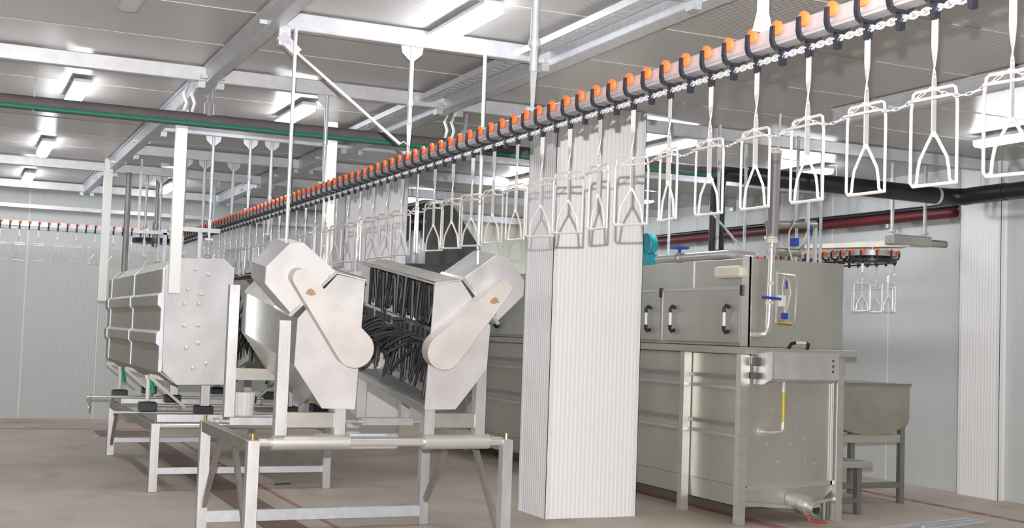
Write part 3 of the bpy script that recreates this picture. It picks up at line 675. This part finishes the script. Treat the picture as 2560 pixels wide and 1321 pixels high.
build('loop_pipe', MB().tube([(7.13, 9.68, 2.38), (7.13, 9.68, 1.90)], .018, 8).tube([(7.13, 9.68, 1.90), (7.33, 9.68, 1.89), (7.36, 9.68, 1.92), (7.375, 9.68, 2.30), (7.33, 9.68, 2.35), (7.13, 9.68, 2.36)], .013, 8), 'bright', vl)
build('control_box', MB().box(7.16, 7.26, 9.70, 9.745, 2.05, 2.16, .005), 'white', vl)
build('hose', MB().tube([(7.22, 9.66, 1.99), (7.19, 9.64, 2.1), (7.17, 9.64, 2.22), (7.20, 9.65, 2.34), (7.24, 9.64, 2.30), (7.27, 9.64, 2.18), (7.24, 9.65, 2.05), (7.22, 9.66, 1.98)], .006, 6), 'cream', vl)
build('valve_body', MB().box(7.205, 7.245, 9.64, 9.70, 1.93, 1.99, .008).tube([(7.235, 9.66, 2.22), (7.235, 9.66, 2.30)], .012, 8), 'blue', vl)
build('brass_fitting', MB().tube([(7.15, 9.67, 1.895), (7.30, 9.67, 1.89)], .02, 8), 'brass', vl)
vl = thing('valve_loop', 'larger pipe loop with pale hose standing on the tank top right of the grey pipe', 'valve', (7.6, 10.2, 2.5))
build('loop_pipe', MB().tube([(7.40, 10.2, 2.50), (7.40, 10.2, 2.88)], .02, 8).tube([(7.98, 10.2, 2.50), (7.98, 10.2, 2.90)], .022, 8), 'bright', vl)
build('cross_pipe', MB().tube([(7.38, 10.2, 2.88), (7.98, 10.2, 2.92)], .04, 10).tube([(7.50, 10.2, 2.62), (7.78, 10.2, 2.62)], .04, 10), 'dullst', vl)
build('hose', MB().tube([(7.68, 10.15, 2.50), (7.62, 10.15, 2.65), (7.62, 10.15, 2.82), (7.70, 10.15, 2.96), (7.80, 10.15, 2.98), (7.86, 10.15, 2.90), (7.80, 10.15, 2.72), (7.72, 10.15, 2.66)], .008, 6), 'cream', vl)
build('valve_body', MB().box(7.66, 7.72, 10.12, 10.2, 2.68, 2.76, .008).tube([(7.88, 10.15, 2.80), (7.88, 10.15, 2.90)], .014, 8), 'blue', vl)
build('striped_hose', MB().tube([(7.83, 10.12, 2.50), (7.83, 10.12, 3.15)], .015, 8), 'chain', vl)
tp = thing('hood_pipe', 'horizontal stainless pipe lying along the top of the tank', 'pipe', (6.95, 10.8, 2.52))
build('pipe_body', MB().tube([(6.95, 11.55, 2.56), (6.96, 10.25, 2.56), (7.0, 10.1, 2.545), (7.1, 10.0, 2.53)], .045, 14), 'bright', tp)
build('flange', MB().lathe([(.055, 0), (.055, .03)], (6.95, 11.1, 2.56), 14, 'y'), 'dullst', tp)
build('valve_handle', MB().box(6.88, 7.02, 11.05, 11.2, 2.65, 2.68, .006).box(6.94, 6.96, 11.11, 11.14, 2.58, 2.66), 'blue', tp, 'blue valve handle')
fn = thing('blower', 'round teal blower motor on top of the tank beside the column', 'motor', (7.0, 11.75, 2.5))
build('body', MB().lathe([(.06, -.03), (.12, -.02), (.125, .03), (.105, .05)], (6.98, 11.8, 2.74), 24, 'x'), 'teal', fn)
build('rim', MB().tube(arc((6.94, 11.8, 2.74), .115, 0, 360, 24, 'yz'), .012, 6), 'teal', fn)
build('base', MB().box(6.93, 7.05, 11.72, 11.88, 2.50, 2.63, .01), 'teal', fn)
for (x, y, z0, lab) in [(7.35, 12.0, 2.52, 'hanging rod above the blue valve on the tank'), (7.0, 10.5, 2.62, 'hanging rod left of the black vertical duct'), (7.5, 10.75, 2.52, 'hanging rod right of the black vertical duct'), (8.05, 10.6, 2.55, 'hanging rod behind the pipe loop'), (8.6, 10.9, 2.55, 'hanging rod left of the corner wheel')]:
    solo('hanging_rod', MB().tube([(x, y, HC-.01), (x, y, z0)], .017, 8), 'galvd', lab, 'rod')
solo('slanted_rod', MB().tube([(6.95, 10.55, 3.0), (7.35, 10.6, 2.68)], .012, 8), 'galvd', 'slanted rod leaning to the black vertical duct', 'rod')
# dark hopper, motor and box beyond the tank
t = thing('inclined_chute', 'dark slanted chute behind the shackles left of the pale wall', 'chute', (7.1, 18.7, 2.5))
M['dchute'] = mat('dark_grey_steel', (.085, .09, .085), .45, .3, .1, 4)
build('chute_body', MB().prism([(6.72, 1.2), (6.72, 3.72), (7.17, 3.75), (7.70, 3.05), (7.64, 1.2)], 'y', 18.3, 19.3, .004), 'dchute', t)
mo = thing('geared_motor', 'dark blue motor with grey drum hanging left of the dark chute', 'motor', (6.45, 17.9, 2.6))
build('motor_body', MB().lathe([(.10, -.14), (.12, -.10), (.12, .10), (.08, .14)], (6.45, 17.9, 3.36), 18, 'x'), 'black', mo)
build('rod', MB().tube([(6.45, 17.9, 3.46), (6.45, 17.9, HC-.005)], .02, 8), 'galvd', mo)
build('drum', MB().lathe([(.15, 0), (.16, .02), (.16, .30), (.08, .42), (.06, .5)], (6.45, 17.9, 2.72), 20), 'galv', mo)

# ------------------------------------------------------------------ pipes
gp = thing('insulated_pipe', 'grey foam-covered pipe crossing under the ceiling from the left edge', 'pipe', (1, 11.12, 3.45))
build('foam_pipe', MB().tube([(-6.9, 11.13, 3.50), (7.38, 11.13, 3.50)], .062, 16), 'foam', gp)
for x in (1.88, 4.35):
    build('tee_branch', MB().tube([(x+.13, 11.13, 3.50), (x+.13, 11.13, 3.66)], .045, 10).tube([(x+.13, 11.13, 3.66), (x+.14, 11.13, 3.86)], .022, 8), 'pvc', gp)
    for dx in (-.02, -.09): build('clamp', MB().tube([(x+dx, 11.1, 3.56), (x+dx+.02, 11.1, 3.64), (x+dx-.01, 11.1, 3.72), (x+dx+.02, 11.1, 3.80)], .016, 6), 'galvd', gp)
for x in (.55,): build('clamp', MB().tube([(x, 11.1, 3.42), (x, 11.1, 3.89)], .005, 6), 'galvd', gp)
solo('hose_line', MB().tube([(-6.9, 11.045, 3.455), (7.3, 11.045, 3.455)], .016, 8), 'green', 'thin green pipe running along the grey foam-covered pipe', 'pipe')
bp = thing('black_pipe', 'thick black-wrapped pipe crossing the upper right and dropping to the tank', 'pipe', (9, 11.15, 3.4))
build('cross_run', MB().tube([(7.75, 11.13, 3.50), (9.2, 11.13, 3.50), (10.52, 11.13, 3.49), (10.66, 11.10, 3.49), (10.76, 10.99, 3.49), (10.79, 10.86, 3.50), (10.79, 10.4, 3.50)], .10, 16), 'duct', bp)
build('side_run', MB().tube([(10.79, 10.4, 3.50), (10.79, 4, 3.50)], .095, 16), 'duct', bp)
build('collar', MB().tube([(10.42, 11.13, 3.49), (10.46, 11.13, 3.49)], .105, 16), 'galvd', bp)
build('drop', MB().tube([(7.75, 11.15, 3.50), (7.52, 11.15, 3.50), (7.44, 11.15, 3.44), (7.42, 11.15, 3.34), (7.42, 11.15, 2.66)], .082, 16), 'duct', bp)
build('spout', MB().tube([(7.42, 11.15, 2.66), (7.43, 11.13, 2.60), (7.47, 11.08, 2.55), (7.5, 11.05, 2.50)], [.08, .078, .07, .068], 16), 'foam', bp)
build('hanger', MB().tube([(9.0, 11.15, 3.6), (9.0, 11.15, 3.89)], .006, 6).tube([(10.8, 9.8, 3.4), (10.8, 9.8, 3.89)], .006, 6).tube([(10.8, 10.8, 3.4), (10.8, 10.8, 3.89)], .006, 6), 'galvd', bp)
solo('red_pipe', MB().tube([(10.92, 11.32, 3.34), (10.92, 21.5, 3.36)], .06, 14), 'redpipe', 'long dark red pipe high along the right wall', 'pipe')
for yy, w in ((12.4, 'right of the grey plastic pipe'), (15.0, 'above the hood pipe'),):
    solo('wall_bracket', MB().box(10.85, 11.04, yy, yy+.05, 3.22, 3.27), 'galvd', 'small bracket under the red wall pipe '+w, 'bracket')
solo('black_conduit', MB().tube([(10.95, 11.32, 3.43), (10.95, 21.5, 3.45)], .035, 10), 'duct', 'thin black pipe running just above the dark red wall pipe', 'pipe')

# ------------------------------------------------------------------ corner wheel of the second line, right
cx, cy, cz = 10.0, 11.7, 2.80
t = thing('corner_wheel', 'horizontal turning wheel of the second conveyor line, before the right wall', 'wheel', (cx, cy, cz-.1))
build('rail_ring', MB().lathe([(.25, -.03), (.29, -.03), (.29, .035), (.25, .035)], (cx, cy, cz), 32), 'rail', t)
build('wheel_disc', MB().lathe([(.27, -.10), (.285, -.095), (.285, -.06), (.27, -.055)], (cx, cy, cz), 32), 'black', t)
build('axle', MB().tube([(cx, cy, cz-.12), (cx, cy, cz+.14)], .025, 10), 'dullst', t)
fr = thing('wheel_frame', 'grey tensioner frame above the turning wheel on the right', 'frame', (cx, cy, cz+.12))
build('plate', MB().hexa([(9.35, 12.4, 2.855), (9.35, 12.15, 2.855), (10.3, 11.40, 2.90), (10.45, 11.7, 2.90), (9.35, 12.4, 2.90), (9.35, 12.15, 2.90), (10.3, 11.40, 2.98), (10.45, 11.7, 2.98)]), 'dullst', fr)
build('arm', MB().box(10.05, 10.62, 11.38, 11.54, 2.91, 3.03, .01), 'dullst', fr)
build('roller', MB().tube([(10.62, 11.45, 2.96), (10.90, 11.45, 2.96)], .045, 12), 'dullst', fr)
for x in (10.12, 10.62): build('rod', MB().tube([(x, 11.5, 3.03), (x, 11.5, HC-.01)], .022, 8).lathe([(.04, 0), (.045, .015), (.04, .03)], (x, 11.5, 3.06), 8), 'galvd', fr)
for x in (cx-.27, cx+.27):
    t2 = thing('conveyor_rail', ('left' if x < cx else 'right')+' rail of the second conveyor line running back from the turning wheel', 'rail', (x, 14, cz))
    build('rail_bar', MB().box(x-.02, x+.02, cy, 16.5, cz-.03, cz+.03), 'rail', t2)
for i in range(40):
    if i < 16: x, y, a = cx-.27, cy+i*PIT*1.0+.02, 0
    elif i < 21: a = R(-180+180*(i-15.2)/5.5); x, y = cx+.27*math.cos(a), cy+.27*math.sin(a); 
    else: x, y, a = cx+.27, cy+(i-20.6)*PIT, 0
    if i >= 36: break
    arcp = 16 <= i < 21
    put(tro, (x, y, cz+.01), (math.atan2(y-cy, x-cx)+math.pi) if arcp else 0, 'trolley with red-orange rollers on the turning wheel at the right' if arcp else 'trolley on the straight rails behind the turning wheel', 'trolleys on the turning wheel' if arcp else 'trolleys of the second line')
    if i % 2 == 0 and (i < 18+4 and i > 5 or i < 27 and i > 20): put(sha, (x, y, cz-.12), math.atan2(y-cy, x-cx)+zang.uniform(-.3, .3) if arcp else zang.uniform(-.4, .4), 'shackle hanging from the turning wheel at the right' if arcp else 'shackle hanging behind the turning wheel', 'shackles on the turning wheel' if arcp else 'shackles of the second line')
solo('drive_chain', MB().tube([(cx-.27, 16, cz-.095), (cx-.27, cy+.1, cz-.095)]+[(cx+.275*math.cos(R(a)), cy+.275*math.sin(R(a)), cz-.095) for a in range(180, 361, 15)]+[(cx+.27, 16, cz-.095)], .011, 6), 'black', 'dark chain looping round the turning wheel at the right', 'chain')

# ------------------------------------------------------------------ trough and low bench
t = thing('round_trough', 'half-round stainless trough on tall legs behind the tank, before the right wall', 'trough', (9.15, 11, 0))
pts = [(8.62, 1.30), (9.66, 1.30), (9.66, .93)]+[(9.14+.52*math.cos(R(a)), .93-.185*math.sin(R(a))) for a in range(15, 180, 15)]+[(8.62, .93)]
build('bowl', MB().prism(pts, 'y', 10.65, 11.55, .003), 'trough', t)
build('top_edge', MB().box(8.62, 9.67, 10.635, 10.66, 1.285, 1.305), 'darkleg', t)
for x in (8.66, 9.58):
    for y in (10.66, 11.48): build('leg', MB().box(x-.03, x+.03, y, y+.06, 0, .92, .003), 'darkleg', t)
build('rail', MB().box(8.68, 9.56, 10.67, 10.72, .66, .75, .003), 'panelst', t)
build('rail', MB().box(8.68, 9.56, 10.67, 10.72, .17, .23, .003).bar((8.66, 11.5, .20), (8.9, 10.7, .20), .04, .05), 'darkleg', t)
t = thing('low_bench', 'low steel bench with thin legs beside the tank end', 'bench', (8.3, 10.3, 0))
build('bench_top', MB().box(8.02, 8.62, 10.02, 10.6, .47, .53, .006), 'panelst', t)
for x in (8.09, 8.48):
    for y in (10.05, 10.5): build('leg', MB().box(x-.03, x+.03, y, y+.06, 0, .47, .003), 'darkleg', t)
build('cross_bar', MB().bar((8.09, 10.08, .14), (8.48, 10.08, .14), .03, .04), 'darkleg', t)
for (p, q, w, lab) in [((8.0, 9.17, .0125), (9.40, 9.50, .0125), .06, 'longest pale metal strip on the floor at the bottom right'), ((8.5, 9.16, .0125), (9.40, 9.38, .0125), .05, 'pale metal strip on the floor in front of the longest one'), ((8.45, 9.03, .0125), (9.4, 9.27, .0125), .045, 'nearest pale metal strip on the floor at the bottom right')]:
    solo('metal_strip', MB().bar(p, q, w, .022), 'galv', lab, 'metal strip')

# ------------------------------------------------------------------ light and camera
def flash():
    l = bpy.data.lights.new('camera_flash', 'SPOT'); l.energy = FL; l.color = (1, .965, .95); l.spot_size = R(75); l.spot_blend = .5; l.shadow_soft_size = .012
    o = bpy.data.objects.new('camera_flash', l); C.objects.link(o); o.location = (-.02, 0, 1.88)
    d = V((math.sin(math.atan(1400/3100)), math.cos(math.atan(1400/3100)), .07)); o.rotation_euler = d.to_track_quat('-Z', 'Y').to_euler()
FL = 1450.
EXPO = 1.27
flash()
w = bpy.data.worlds.new('room_air'); bpy.context.scene.world = w; w.use_nodes = True
w.node_tree.nodes['Background'].inputs[0].default_value = (.9, .95, 1, 1); w.node_tree.nodes['Background'].inputs[1].default_value = .3
cam = bpy.data.cameras.new('camera'); co = bpy.data.objects.new('camera', cam); C.objects.link(co)
cam.sensor_width = 36; cam.lens = 3100/2560*36; cam.clip_start = .05; cam.clip_end = 100
yaw = math.atan(1400/3100); pit = math.atan(175/3100); rol = R(2)
f = V((math.sin(yaw)*math.cos(pit), math.cos(yaw)*math.cos(pit), math.sin(pit))); r0 = V((math.cos(yaw), -math.sin(yaw), 0)); u0 = r0.cross(f)
rr = r0*math.cos(rol)+u0*math.sin(rol); uu = u0*math.cos(rol)-r0*math.sin(rol)
m = Matrix((rr, uu, -f)).transposed().to_4x4(); m.translation = (0, 0, 1.7); co.matrix_world = m
sc = bpy.context.scene; sc.camera = co
sc.view_settings.view_transform = 'Standard'; sc.view_settings.look = 'None'; sc.view_settings.exposure = EXPO if 'EXPO' in globals() else 0.; sc.view_settings.gamma = 1; sc.view_settings.use_curve_mapping = False
sc.cycles.max_bounces = 8; sc.cycles.diffuse_bounces = 4; sc.cycles.glossy_bounces = 4; sc.cycles.sample_clamp_indirect = 4; sc.cycles.use_denoising = True
